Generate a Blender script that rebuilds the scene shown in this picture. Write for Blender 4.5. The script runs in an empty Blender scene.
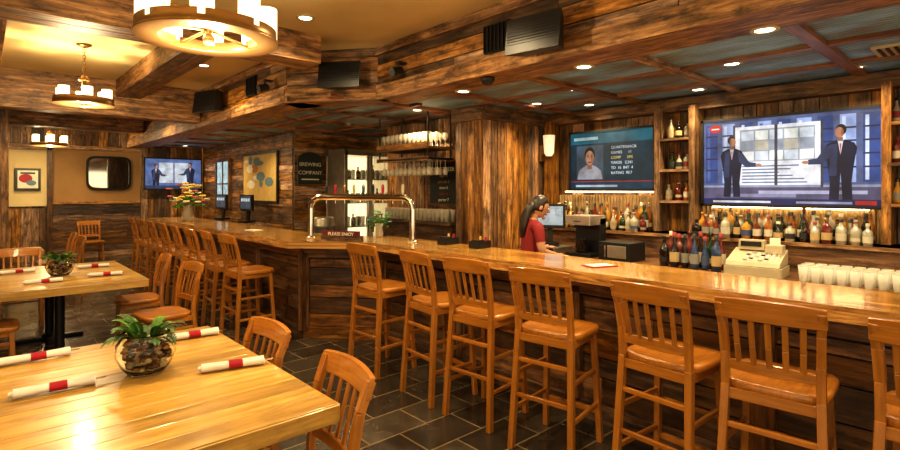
import bpy, math, random
from mathutils import Matrix, Vector, noise
random.seed(7)
R=random.random
def U(a,b): return a+(b-a)*random.random()
sc=bpy.context.scene
sc.view_settings.view_transform='Standard'
try: sc.view_settings.look='Medium High Contrast'
except Exception as ex: print('look',ex)
EXPO=0.55
sc.view_settings.exposure=EXPO
KE=1/2**EXPO

# ---------------------------------------------------------------- materials
def newmat(name):
    m=bpy.data.materials.new(name); m.use_nodes=True
    nt=m.node_tree; b=nt.nodes['Principled BSDF']
    return m,nt,b
def simple(name,col,rough=.5,metal=0,emit=None,es=0,trans=0,ior=1.45,coat=0,var=.12,alpha=1):
    m,nt,b=newmat(name)
    b.inputs['Roughness'].default_value=rough; b.inputs['Metallic'].default_value=metal
    b.inputs['Base Color'].default_value=(*col,1); b.inputs['Alpha'].default_value=alpha
    if var and not trans:
        n=nt.nodes.new('ShaderNodeTexNoise'); n.inputs['Scale'].default_value=9; n.inputs['Detail'].default_value=4
        r=nt.nodes.new('ShaderNodeValToRGB')
        r.color_ramp.elements[0].color=(*[c*(1-var) for c in col],1); r.color_ramp.elements[0].position=.3
        r.color_ramp.elements[1].color=(*[min(1,c*(1+var)) for c in col],1); r.color_ramp.elements[1].position=.7
        tc=nt.nodes.new('ShaderNodeTexCoord')
        nt.links.new(tc.outputs['Object'],n.inputs['Vector']); nt.links.new(n.outputs['Fac'],r.inputs['Fac']); nt.links.new(r.outputs['Color'],b.inputs['Base Color'])
    if emit: b.inputs['Emission Color'].default_value=(*emit,1); b.inputs['Emission Strength'].default_value=es
    if trans: b.inputs['Transmission Weight'].default_value=trans; b.inputs['IOR'].default_value=ior
    if coat: b.inputs['Coat Weight'].default_value=coat; b.inputs['Coat Roughness'].default_value=.12
    return m
def wood(name,dark,mid,light,su=1.3,sv=16,rough=.5,bump=.3,stain=.6,coat=0,sh=(.55,1.25),pos=(.3,.5,.72),grey=0):
    m,nt,b=newmat(name); L=nt.links.new; N=nt.nodes.new
    uv=N('ShaderNodeUVMap'); uv.uv_map='UVMap'
    mp=N('ShaderNodeMapping'); mp.inputs['Scale'].default_value=(su,sv,1)
    n=N('ShaderNodeTexNoise'); n.inputs['Scale'].default_value=1.6; n.inputs['Detail'].default_value=10; n.inputs['Roughness'].default_value=.7; n.inputs['Distortion'].default_value=.3
    L(uv.outputs[0],mp.inputs[0]); L(mp.outputs[0],n.inputs['Vector'])
    r=N('ShaderNodeValToRGB'); e=r.color_ramp.elements
    e[0].position=pos[0]; e[0].color=(*dark,1); e[1].position=pos[2]; e[1].color=(*light,1)
    x=e.new(pos[1]); x.color=(*mid,1)
    L(n.outputs['Fac'],r.inputs['Fac'])
    n2=N('ShaderNodeTexNoise'); n2.inputs['Scale'].default_value=2.6; n2.inputs['Detail'].default_value=8; n2.inputs['Roughness'].default_value=.72
    mp2=N('ShaderNodeMapping'); mp2.inputs['Scale'].default_value=(1.4,3.2,1)
    L(uv.outputs[0],mp2.inputs[0]); L(mp2.outputs[0],n2.inputs['Vector'])
    mr=N('ShaderNodeMapRange'); mr.inputs[1].default_value=.38; mr.inputs[2].default_value=.52; mr.inputs[3].default_value=1-stain; mr.inputs[4].default_value=1
    L(n2.outputs['Fac'],mr.inputs[0])
    at=N('ShaderNodeAttribute'); at.attribute_name='shade'
    mr2=N('ShaderNodeMapRange'); mr2.inputs[3].default_value=sh[0]; mr2.inputs[4].default_value=sh[1]
    L(at.outputs['Fac'],mr2.inputs[0])
    mu=N('ShaderNodeMath'); mu.operation='MULTIPLY'; L(mr.outputs[0],mu.inputs[0]); L(mr2.outputs[0],mu.inputs[1])
    vm=N('ShaderNodeVectorMath'); vm.operation='SCALE'; L(r.outputs['Color'],vm.inputs[0]); L(mu.outputs[0],vm.inputs['Scale'])
    out=vm.outputs[0]
    if grey:
        a=N('ShaderNodeMath'); a.operation='MULTIPLY'; a.inputs[1].default_value=7.31; L(at.outputs['Fac'],a.inputs[0])
        f=N('ShaderNodeMath'); f.operation='FRACT'; L(a.outputs[0],f.inputs[0])
        mr3=N('ShaderNodeMapRange'); mr3.inputs[3].default_value=1-grey; mr3.inputs[4].default_value=1.12; L(f.outputs[0],mr3.inputs[0])
        hs=N('ShaderNodeHueSaturation'); L(mr3.outputs[0],hs.inputs['Saturation']); L(out,hs.inputs['Color']); out=hs.outputs[0]
    L(out,b.inputs['Base Color'])
    bp=N('ShaderNodeBump'); bp.inputs['Strength'].default_value=bump; bp.inputs['Distance'].default_value=.004
    L(n.outputs['Fac'],bp.inputs['Height']); L(bp.outputs[0],b.inputs['Normal'])
    b.inputs['Roughness'].default_value=rough
    if coat: b.inputs['Coat Weight'].default_value=coat; b.inputs['Coat Roughness'].default_value=.12
    return m
RW=wood('reclaimed_wood',(.035,.014,.003),(.27,.118,.028),(.66,.345,.10),su=1.5,sv=15,stain=.72,rough=.5,bump=.6,sh=(.35,1.45),grey=.25,pos=(.32,.5,.70))
RWD=wood('reclaimed_wood_dark',(.02,.009,.003),(.14,.060,.018),(.34,.165,.05),su=1.5,sv=15,stain=.7,rough=.45,bump=.6,grey=.3,sh=(.4,1.35),pos=(.32,.5,.70))
HW=wood('honey_beech',(.25,.088,.011),(.39,.148,.020),(.52,.215,.034),su=1,sv=20,rough=.28,bump=.1,stain=.18,coat=.45,sh=(.8,1.15))
TW=wood('oak_table',(.33,.16,.03),(.52,.30,.065),(.70,.44,.12),su=1,sv=16,rough=.3,bump=.12,stain=.25,coat=.3,sh=(.7,1.15))
BT=wood('bar_slab',(.18,.065,.010),(.52,.255,.048),(.80,.49,.13),su=.8,sv=11,rough=.2,bump=.1,stain=.5,coat=.7,sh=(.9,1.1))
BED=wood('bark_edge',(.08,.03,.008),(.38,.18,.04),(.72,.41,.11),su=2,sv=20,rough=.5,bump=.8,stain=.5)
RED=wood('red_batten',(.10,.03,.012),(.26,.10,.038),(.42,.19,.07),stain=.3,rough=.4)
def plaster(name,a,b2):
    m,nt,b=newmat(name); L=nt.links.new; N=nt.nodes.new
    tc=N('ShaderNodeTexCoord'); n=N('ShaderNodeTexNoise'); n.inputs['Scale'].default_value=1.2; n.inputs['Detail'].default_value=6
    r=N('ShaderNodeValToRGB'); r.color_ramp.elements[0].color=(*a,1); r.color_ramp.elements[0].position=.3
    r.color_ramp.elements[1].color=(*b2,1); r.color_ramp.elements[1].position=.7
    L(tc.outputs['Object'],n.inputs['Vector']); L(n.outputs['Fac'],r.inputs['Fac']); L(r.outputs[0],b.inputs['Base Color'])
    b.inputs['Roughness'].default_value=.7; return m
PL=plaster('ochre_plaster',(.62,.47,.22),(.76,.61,.32)); PLB=plaster('umber_plaster',(.26,.14,.045),(.38,.21,.075))
def tile():
    m,nt,b=newmat('slate_tile'); L=nt.links.new; N=nt.nodes.new
    tc=N('ShaderNodeTexCoord'); mp=N('ShaderNodeMapping'); mp.inputs['Rotation'].default_value=(0,0,0)
    br=N('ShaderNodeTexBrick'); br.inputs['Scale'].default_value=1; br.inputs['Brick Width'].default_value=.46; br.inputs['Row Height'].default_value=.31
    br.inputs['Mortar Size'].default_value=.006; br.inputs['Mortar Smooth'].default_value=.1; br.offset=.5
    br.inputs['Color1'].default_value=(.024,.019,.015,1); br.inputs['Color2'].default_value=(.060,.047,.033,1); br.inputs['Mortar'].default_value=(.20,.145,.08,1)
    L(tc.outputs['Object'],mp.inputs[0]); L(mp.outputs[0],br.inputs['Vector'])
    n=N('ShaderNodeTexNoise'); n.inputs['Scale'].default_value=5; n.inputs['Detail'].default_value=8; L(tc.outputs['Object'],n.inputs['Vector'])
    mr=N('ShaderNodeMapRange'); mr.inputs[3].default_value=.3; mr.inputs[4].default_value=1.8; L(n.outputs['Fac'],mr.inputs[0])
    vm=N('ShaderNodeVectorMath'); vm.operation='SCALE'; L(br.outputs['Color'],vm.inputs[0]); L(mr.outputs[0],vm.inputs['Scale']); L(vm.outputs[0],b.inputs['Base Color'])
    mr3=N('ShaderNodeMapRange'); mr3.inputs[3].default_value=.06; mr3.inputs[4].default_value=.40; L(n.outputs['Fac'],mr3.inputs[0]); L(mr3.outputs[0],b.inputs['Roughness'])
    bp=N('ShaderNodeBump'); bp.inputs['Strength'].default_value=.3; bp.inputs['Distance'].default_value=.004
    ad=N('ShaderNodeMath'); ad.operation='SUBTRACT'; L(n.outputs['Fac'],ad.inputs[0]); L(br.outputs['Fac'],ad.inputs[1]); L(ad.outputs[0],bp.inputs['Height']); L(bp.outputs[0],b.inputs['Normal'])
    return m
TILE=tile()
def tin(name,c1,c2,c3,rough,metal,scale=40):
    m,nt,b=newmat(name); L=nt.links.new; N=nt.nodes.new
    tc=N('ShaderNodeTexCoord'); n=N('ShaderNodeTexNoise'); n.inputs['Scale'].default_value=2.2; n.inputs['Detail'].default_value=8; n.inputs['Roughness'].default_value=.65
    mp=N('ShaderNodeMapping'); mp.inputs['Scale'].default_value=(1.6,.6,1); L(tc.outputs['Object'],mp.inputs[0]); L(mp.outputs[0],n.inputs['Vector'])
    r=N('ShaderNodeValToRGB'); e=r.color_ramp.elements; e[0].position=.36;e[0].color=(*c1,1);e[1].position=.66;e[1].color=(*c3,1);x=e.new(.48);x.color=(*c2,1)
    L(n.outputs['Fac'],r.inputs['Fac']); L(r.outputs[0],b.inputs['Base Color'])
    w=N('ShaderNodeTexWave'); w.bands_direction='X'; w.inputs['Scale'].default_value=scale/6.28; L(tc.outputs['Object'],w.inputs['Vector'])
    bp=N('ShaderNodeBump'); bp.inputs['Strength'].default_value=.7; bp.inputs['Distance'].default_value=.01; L(w.outputs['Fac'],bp.inputs['Height']); L(bp.outputs[0],b.inputs['Normal'])
    b.inputs['Roughness'].default_value=rough; b.inputs['Metallic'].default_value=metal; return m
TIN=tin('teal_tin',(.18,.11,.065),(.18,.28,.36),(.30,.54,.88),.40,.1)
GALV=simple('galvanised',(.48,.34,.17),.38,.6,var=.3)
BLK=simple('black_plastic',(.012,.012,.013),.4)
BMET=simple('black_metal',(.02,.018,.016),.45,.6)
CHR=simple('chrome',(.75,.72,.66),.12,1,var=.03)
STEEL=simple('steel',(.55,.50,.42),.3,.8)
BRZ=simple('bronze',(.30,.17,.07),.35,.8)
GLOW=simple('frosted_glass_lit',(1,.9,.7),.4,emit=(1,.84,.50),es=1.3,var=0)
CANL=simple('lamp_lens',(1,.95,.8),.4,emit=(1,.85,.6),es=6,var=0)
GLS=simple('clear_glass',(.95,.97,.95),.02,trans=1,ior=1.25)
GLST=simple('tumbler_glass',(.92,.90,.80),.06,alpha=.42,coat=1,var=0)
GLS2=simple('bar_glass',(.75,.70,.58),.08,.2,var=.1,alpha=.65)
WHT=simple('white_linen',(.74,.70,.64),.8)
REDB=simple('red_paper',(.36,.010,.025),.5)
CREAM=simple('cream_plastic',(.50,.42,.27),.4)
LEAF=simple('fern_leaf',(.09,.24,.03),.5,var=.5)
LEAFD=simple('fern_dark',(.035,.10,.015),.5,var=.4)
STN=[simple('pebble_a',(.16,.07,.025),.4),simple('pebble_b',(.5,.4,.25),.4),simple('pebble_c',(.04,.02,.01),.4),simple('pebble_d',(.38,.2,.08),.4)]
PAPER=simple('paper',(.8,.75,.6),.7)
CHK=simple('chalkboard',(.02,.025,.02),.7)
MIR=simple('mirror',(.8,.8,.75),.05,1,var=0)
SHIRT=simple('red_shirt',(.20,.010,.012),.8); SKIN=simple('skin',(.50,.25,.14),.5,var=.05); HAIR=simple('dark_hair',(.018,.010,.006),.4,var=.4); PANT=simple('black_trousers',(.012,.012,.014),.8)
LIP=simple('lips',(.4,.1,.08),.5); EYE=simple('eye',(.02,.015,.01),.2)
_sc={}
def scr(c,s=1.0):
    k=(c,s)
    if k not in _sc:
        m,nt,b=newmat('screen_%d'%len(_sc)); b.inputs['Base Color'].default_value=(0,0,0,1); b.inputs['Roughness'].default_value=.45
        n=nt.nodes.new('ShaderNodeTexNoise'); n.inputs['Scale'].default_value=7; n.inputs['Detail'].default_value=5
        tc=nt.nodes.new('ShaderNodeTexCoord'); nt.links.new(tc.outputs['Object'],n.inputs['Vector'])
        mr=nt.nodes.new('ShaderNodeMapRange'); mr.inputs[1].default_value=.3; mr.inputs[2].default_value=.7; mr.inputs[3].default_value=s*KE*.55; mr.inputs[4].default_value=s*KE*1.35
        nt.links.new(n.outputs['Fac'],mr.inputs[0]); nt.links.new(mr.outputs[0],b.inputs['Emission Strength'])
        b.inputs['Emission Color'].default_value=(*c,1); _sc[k]=m
    return _sc[k]
def bottleglass(n,c,r=.08): return simple(n,c,r,0,var=.1,coat=.6)
BOT=[bottleglass('bottle_green',(.01,.035,.012)),bottleglass('bottle_dark',(.012,.008,.006)),bottleglass('bottle_amber',(.30,.095,.012)),
     bottleglass('bottle_clear',(.42,.39,.30)),bottleglass('bottle_gold',(.52,.26,.04)),bottleglass('bottle_red',(.14,.02,.012)),bottleglass('bottle_blue',(.03,.06,.15))]
LAB=[simple('label_white',(.55,.5,.38),.6),simple('label_blue',(.05,.08,.18),.6),simple('label_tan',(.48,.34,.16),.6),simple('label_black',(.02,.02,.02),.6),simple('label_red',(.25,.03,.03),.6),simple('label_grey',(.25,.24,.2),.6)]

# ---------------------------------------------------------------- mesh builder
class MB:
    def __init__(s):
        s.v=[];s.f=[];s.m=[];s.uv=[];s.sh=[];s.sm=[];s.mats=[];s.M=Matrix.Identity(4)
    def mi(s,m):
        if m not in s.mats: s.mats.append(m)
        return s.mats.index(m)
    def add(s,verts,faces,mat,uvs=None,shade=None,smooth=False,M=None):
        T=s.M if M is None else s.M@M
        o=len(s.v); s.v+= [tuple(T@Vector(p)) for p in verts]
        if shade is None: shade=R()
        k=s.mi(mat); ou,ov=R()*20,R()*20
        for i,f in enumerate(faces):
            s.f.append([o+j for j in f]); s.m.append(k); s.sh.append(shade); s.sm.append(smooth)
            if uvs: s.uv.append([(a+ou,b+ov) for a,b in uvs[i]])
            else:
                s.uv.append([(verts[j][0]+ou,verts[j][1]+verts[j][2]+ov) for j in f])
    def box(s,c,d,mat,rz=0,shade=None,M=None,taper=None):
        hx,hy,hz=d[0]/2,d[1]/2,d[2]/2
        vs=[(x*hx,y*hy,z*hz) for z in(-1,1) for y in(-1,1) for x in(-1,1)]
        if taper: vs=[(p[0]*(taper if p[2]>0 else 1),p[1]*(taper if p[2]>0 else 1),p[2]) for p in vs]
        fs=[(0,2,3,1),(4,5,7,6),(0,1,5,4),(2,6,7,3),(0,4,6,2),(1,3,7,5)]
        ax=max(range(3),key=lambda i:d[i])
        uv=[]
        for f in fs:
            P=[vs[j] for j in f]
            var=[i for i in range(3) if max(p[i] for p in P)-min(p[i] for p in P)>1e-6]
            if len(var)<2: var=[0,1]
            a=[i for i in var if i==ax]; b=[i for i in var if i!=ax]
            uv.append([((p[ax],p[b[0]]) if a else (p[b[0]],p[b[-1]])) for p in P])
        T=Matrix.Translation(c)@Matrix.Rotation(rz,4,'Z')
        if M is not None: T=M@T
        s.add(vs,fs,mat,uv,shade,False,T)
    def beam(s,p,q,w,h,mat,shade=None,up=(0,0,1),t=1):
        p=Vector(p);q=Vector(q);d=q-p;L=d.length;z=d.normalized();u=Vector(up)
        if abs(z.dot(u))>.98: u=Vector((1,0,0))
        x=u.cross(z).normalized(); y=z.cross(x)
        Mx=Matrix((x,y,z)).transposed().to_4x4(); Mx.translation=(p+q)/2
        s.box((0,0,0),(w,h,L),mat,0,shade,Mx,t if t!=1 else None)
    def cyl(s,p,q,r1,r2,mat,n=16,caps=True,shade=None,smooth=True):
        p=Vector(p);q=Vector(q);d=q-p;L=d.length;z=d.normalized();u=Vector((0,0,1)) if abs(z.z)<.98 else Vector((1,0,0))
        x=u.cross(z).normalized();y=z.cross(x)
        vs=[];fs=[];uv=[]
        for k,(c,r) in enumerate(((p,r1),(q,r2))):
            for i in range(n):
                a=2*math.pi*i/n; vs.append(tuple(c+x*math.cos(a)*r+y*math.sin(a)*r))
        for i in range(n):
            j=(i+1)%n; fs.append((i,j,n+j,n+i)); a=i/n*6.28*r1;b=(i+1)/n*6.28*r1; uv.append([(0,a),(0,b),(L,b),(L,a)])
        if shade is None: shade=R()
        s.add(vs,fs,mat,uv,shade,smooth)
        if caps:
            s.add(vs[:n],[tuple(reversed(range(n)))],mat,None,shade); s.add(vs[n:],[tuple(range(n))],mat,None,shade)
    def lathe(s,prof,c,mat,n=20,shade=None,flat=1.0):
        vs=[];fs=[];uv=[]
        for r,z in prof:
            for i in range(n):
                a=2*math.pi*i/n; vs.append((c[0]+r*math.cos(a),c[1]+r*math.sin(a)*flat,c[2]+z))
        for k in range(len(prof)-1):
            for i in range(n):
                j=(i+1)%n; fs.append((k*n+i,k*n+j,(k+1)*n+j,(k+1)*n+i)); uv.append([(prof[k][1],i/n),(prof[k][1],(i+1)/n),(prof[k+1][1],(i+1)/n),(prof[k+1][1],i/n)])
        s.add(vs,fs,mat,uv,shade,True)
    def tube(s,pts,r,mat,n=10):
        for a,b in zip(pts[:-1],pts[1:]): s.cyl(a,b,r,r,mat,n)
        for p in pts[1:-1]: s.ball(p,(r,r,r),mat,n,6)
    def ball(s,c,r,mat,n=12,m=8,shade=None):
        vs=[];fs=[]
        for k in range(m+1):
            t=math.pi*k/m
            for i in range(n):
                a=2*math.pi*i/n; vs.append((c[0]+r[0]*math.sin(t)*math.cos(a),c[1]+r[1]*math.sin(t)*math.sin(a),c[2]-r[2]*math.cos(t)))
        for k in range(m):
            for i in range(n):
                j=(i+1)%n; fs.append((k*n+i,k*n+j,(k+1)*n+j,(k+1)*n+i))
        s.add(vs,fs,mat,None,shade,True)
    def prism(s,poly,z0,z1,mat,side=None,shade=None):
        n=len(poly); vs=[(x,y,z0) for x,y in poly]+[(x,y,z1) for x,y in poly]
        if shade is None: shade=R()
        uv=lambda f:[(vs[j][1],vs[j][0]) for j in f]
        f=[tuple(reversed(range(n))),tuple(range(n,2*n))]; s.add(vs,f,mat,[uv(q) for q in f],shade)
        f=[(i,(i+1)%n,n+(i+1)%n,n+i) for i in range(n)]
        s.add(vs,f,side or mat,[[(vs[j][1]+vs[j][0],vs[j][2]) for j in q] for q in f],shade)
    def flat(s,pts,z,mat):
        s.add([(x,y,z) for x,y in pts],[tuple(range(len(pts)))],mat)
    def rect(s,x0,y0,x1,y1,z,mat): s.flat([(x0,y0),(x1,y0),(x1,y1),(x0,y1)],z,mat)
    def disc(s,x,y,rx,ry,z,mat,n=18): s.flat([(x+rx*math.cos(6.2832*i/n),y+ry*math.sin(6.2832*i/n)) for i in range(n)],z,mat)
    def mesh(s,me,matf,M=None):
        vs=[tuple(v.co) for v in me.vertices]
        T=s.M if M is None else s.M@M
        o=len(s.v); s.v+=[tuple(T@Vector(p)) for p in vs]
        for p in me.polygons:
            s.f.append([o+j for j in p.vertices]); s.m.append(s.mi(matf(p.center))); s.sh.append(.5); s.sm.append(True); s.uv.append([(vs[j][0],vs[j][2]) for j in p.vertices])
    def text(s,txt,size,M,mat,align='CENTER'):
        cu=bpy.data.curves.new('t','FONT'); cu.body=txt; cu.size=size; cu.align_x=align; cu.align_y='CENTER'; cu.extrude=.001
        ob=bpy.data.objects.new('t',cu); bpy.context.collection.objects.link(ob); bpy.context.view_layer.update()
        me=bpy.data.meshes.new_from_object(ob.evaluated_get(bpy.context.evaluated_depsgraph_get()))
        s.mesh(me,lambda c:mat,M); bpy.data.objects.remove(ob)
    def data(s,name):
        me=bpy.data.meshes.new(name); me.from_pydata(s.v,[],s.f)
        for m in s.mats: me.materials.append(m)
        me.polygons.foreach_set('material_index',s.m); me.polygons.foreach_set('use_smooth',s.sm)
        ul=me.uv_layers.new(name='UVMap'); flat=[]
        for u in s.uv:
            for a in u: flat+= [a[0],a[1]]
        ul.data.foreach_set('uv',flat)
        at=me.attributes.new('shade','FLOAT','FACE'); at.data.foreach_set('value',s.sh)
        me.update(); return me
    def obj(s,name,loc=(0,0,0),rz=0,bevel=0):
        return place(s.data(name),name,loc,rz,bevel)
def place(me,name,loc=(0,0,0),rz=0,bevel=0):
    ob=bpy.data.objects.new(name,me); bpy.context.collection.objects.link(ob); ob.location=loc; ob.rotation_euler=(0,0,rz)
    if bevel:
        b=ob.modifiers.new('Bevel','BEVEL'); b.width=bevel; b.segments=2; b.limit_method='ANGLE'; b.angle_limit=math.radians(50)
    return ob
def planks(mb,p,q,z0,z1,mat,w=.14,vert=True,t=.02,plen=(1.2,2.6)):
    p=Vector((*p,0));q=Vector((*q,0));d=(q-p);L=d.length;d.normalize();a=math.atan2(d.y,d.x)
    if vert:
        x=0
        while x<L-1e-4:
            ww=min(w*U(.7,1.3),L-x)
            if L-x-ww<.04: ww=L-x
            c=p+d*(x+ww/2); tt=t*U(.6,1.3)
            mb.box((c.x,c.y,(z0+z1)/2),(ww-.008,tt,z1-z0),mat,a); x+=ww
    else:
        z=z0
        while z<z1-1e-4:
            hh=min(w*U(.8,1.2),z1-z)
            if z1-z-hh<.04: hh=z1-z
            x=0
            while x<L-1e-4:
                ll=min(U(*plen),L-x)
                if L-x-ll<.3: ll=L-x
                c=p+d*(x+ll/2); mb.box((c.x,c.y,z+hh/2),(ll-.006,t*U(.6,1.3),hh-.009),mat,a); x+=ll
            z+=hh

# ---------------------------------------------------------------- room shell
mb=MB(); mb.box((1.2,6.75,-.05),(9.6,19.5,.1),TILE); mb.obj('floor')
mb=MB(); mb.box((1.2,6.75,3.1),(9.6,19.5,.1),PL); mb.obj('ceiling')
def wallobj(name,p,q,z0,z1,mat,w=.14,vert=True,thick=.08,side=1):
    mb=MB(); P=Vector((*p,0));Q=Vector((*q,0)); d=(Q-P).normalized(); n=Vector((d.y,-d.x,0))
    c=(P+Q)/2-n*(thick/2+.008); mb.box((c.x,c.y,(z0+z1)/2),((Q-P).length,thick,z1-z0),RWD,math.atan2(d.y,d.x),0)
    planks(mb,p,q,z0,z1,mat,w,vert); return mb.obj(name)
wallobj('wall_back',(5.5,4.1),(5.5,-1.5),0,2.6,RW,.16,True)
mb=MB()
mb.box((4.88,4.34,1.29),(1.3,.42,2.58),RWD,0,0)
planks(mb,(4.22,4.12),(5.48,4.12),0,2.58,RW,.13,True); planks(mb,(4.22,4.56),(4.22,4.12),0,2.58,RW,.12,True)
mb.box((4.85,4.09,2.5),(1.3,.05,.16),RW); mb.box((4.19,4.34,2.5),(.05,.5,.16),RW)
mb.obj('wall_partition')
wallobj('wall_inner',(4.6,6.5),(4.6,4.57),0,2.58,RW,.14,True)
wallobj('wall_alcove',(3.9,8.2),(5.6,8.2),0,2.65,RW,.14,False)
wallobj('wall_side',(3.9,13),(3.9,8.25),0,2.65,RW,.15,False)
wallobj('wall_screen',(2.62,13),(3.88,13),0,3.05,RW,.16,True)
wallobj('wall_far',(-3.5,15.2),(6,15.2),0,3.05,RW,.2,True)
wallobj('wall_left',(-3.5,2.5),(-3.5,15.1),0,3.05,RW,.18,True)
mb=MB(); mb.box((5.6,6.35,1.33),(.1,3.6,2.66),PL); mb.obj('wall_kitchen')
mb=MB(); mb.box((2.27,15.14,2.0),(2.1,.04,1.3),PLB); planks(mb,(1.24,15.1),(3.3,15.1),0.12,1.3,RWD,.2,False); mb.box((2.27,15.08,1.32),(2.1,.08,.06),RW); mb.box((2.27,15.08,.06),(2.1,.05,.12),RW)
mb.box((.77,15.14,1.9),(.8,.04,1.3),PL); mb.box((1.19,15.06,1.3),(.1,.12,2.6),RWD); mb.box((.35,15.06,1.3),(.1,.12,2.6),RWD); planks(mb,(.4,15.1),(1.14,15.1),0.0,1.2,RW,.15,True); mb.box((.77,15.06,2.6),(1.0,.12,.14),RW)
mb.box((2.27,15.08,2.62),(2.1,.1,.1),RW)
mb.obj('trim_wainscot')

# soffit
F=[(3.0,-1.5),(3.0,4.4),(2.4,5.2),(2.4,12.95)]
mb=MB()
mb.prism([(3.03,-1.5),(5.45,-1.5),(5.45,4.1),(5.55,8.2),(3.85,8.2),(3.85,12.95),(2.43,12.95),(2.43,5.22),(3.03,4.42)],2.585,2.61,TIN)
for x in (4.1,4.8): mb.box((x,1.3,2.575),(.06,5.6,.035),RED)
for x in (3.2,3.62,4.28,4.94): mb.box((x,6.2,2.575),(.06,3.4,.035),RED)
y=-1
while y<12.5:
    x1=5.4 if y<8 else 3.8; x0=3.3 if y<4.3 else 2.6
    mb.box(((x0+x1)/2,y,2.572),(x1-x0,.08,.04),RED if int(y*10)%2 else RW); y+=.95
mb.obj('ceiling_soffit')
mb=MB()
for i in range(3):
    p,q=F[i],F[i+1]
    P=Vector((*p,0));Q=Vector((*q,0)); d=(Q-P).normalized(); n=Vector((d.y,-d.x,0))
    a=math.atan2(d.y,d.x); L=(Q-P).length
    c=(P+Q)/2+n*.02; mb.box((c.x,c.y,2.815),(L,.03,.46),RWD,a,0)
    planks(mb,q,p,2.58,3.05,RW,.155,False,.03,(1.0,2.4))
    c=(P+Q)/2+n*.17; mb.box((c.x,c.y,2.565),(L+.14,.42,.05),RW,a,.6)
    c=(P+Q)/2-n*.02; mb.box((c.x,c.y,2.60),(L+.02,.05,.14),RW,a,.75)
    c=(P+Q)/2-n*.03; mb.box((c.x,c.y,3.01),(L+.02,.05,.08),RW,a)
mb.obj('trim_fascia')
mb=MB(); mb.box((5.42,1.3,2.50),(.16,5.58,.13),RW); mb.obj('trim_crown')
def cbeam(name,c,d):
    mb=MB(); ax=0 if d[0]>d[1] else 1
    mb.box(c,d,RW,0,.6)
    L=d[ax]; wd=d[1-ax]
    for k in range(2):
        cc=list(c); cc[1-ax]+= (k-.5)*wd*.5; cc[2]=c[2]-d[2]/2-.008; dd=[0,0,.016]; dd[ax]=L; dd[1-ax]=wd*.48; mb.box(cc,dd,RW)
    mb.obj(name,bevel=.004)
cbeam('trim_beam_1',(-.55,4.55,2.93),(5.8,.34,.24))
cbeam('trim_beam_2',(-.55,8.1,2.83),(5.8,.3,.44))
cbeam('trim_beam_3',(1.45,6.33,2.95),(.28,3.2,.2))
cbeam('trim_beam_4',(-.02,6.33,2.95),(.34,3.2,.2))
cbeam('trim_beam_5',(-.55,11.6,2.9),(5.8,.3,.3))
cbeam('trim_beam_6',(-.02,9.9,2.95),(.3,3.1,.2))
mb=MB()
mb.box((0.06,10.6,1.5),(.5,.5,3.0),RWD)
planks(mb,(-.20,10.34),(.32,10.34),0,3.04,RW,.13); planks(mb,(.32,10.34),(.32,10.86),0,3.04,RW,.13)
mb.obj('wooden_pillar')

# ---------------------------------------------------------------- bar
mb=MB()
BF=[(3.25,-1.5),(3.25,4.68),(2.68,5.36),(2.68,11.4)]
BFW=wood('bar_front_wood',(.03,.012,.004),(.15,.062,.018),(.34,.16,.048),su=1.2,sv=14,stain=.65,rough=.38,bump=.5,grey=.2,sh=(.45,1.4))
for i in range(3):
    p,q=BF[i],BF[i+1]
    planks(mb,q,p,.12,.86,BFW,.17,False,.025,(1,2.2))
    P=Vector((*p,0));Q=Vector((*q,0)); d=(Q-P).normalized(); n=Vector((d.y,-d.x,0)); a=math.atan2(d.y,d.x); L=(Q-P).length
    c=(P+Q)/2+n*.06; mb.box((c.x,c.y,.5),(L,.08,1.0),RWD,a,0)
    c=(P+Q)/2-n*.03; mb.box((c.x,c.y,.06),(L,.05,.12),RWD,a); mb.box((c.x,c.y,.94),(L,.05,.12),BFW,a)
    k=max(1,round(L/1.3))
    for j in range(k+1):
        c=P+d*(L*j/k)-n*.03; mb.box((c.x,c.y,.5),(.12,.05,.86),BFW,a)
planks(mb,(2.7,11.42),(3.5,11.42),0,1.0,RWD,.15)
mb.box((3.25,11.3,.5),(1.1,.1,1.0),RWD)
def lin(p,q,st=.12):
    n=int((Vector(q)-Vector(p)).length/st); return [(p[0]+(q[0]-p[0])*i/n,p[1]+(q[1]-p[1])*i/n) for i in range(n)]
base=lin((2.99,-1.5),(2.99,4.58))+lin((2.99,4.58),(2.42,5.24))+lin((2.42,5.24),(2.42,11.55))
front=[(x+.035*noise.noise(Vector((x*2,y*1.9,0)))+.012*noise.noise(Vector((x,y*7,3))),y) for x,y in base]
back=[(3.15,11.55),(3.15,5.55),(3.62,4.95),(3.62,-1.5)]
mb.prism(front+back,1.0,1.075,BT,BED,.7)
mb.box((3.72,1.7,.84),(.22,6.4,.04),STEEL); mb.box((3.72,1.7,.42),(.2,6.4,.8),RWD)
mb.obj('bar_counter')

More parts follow.
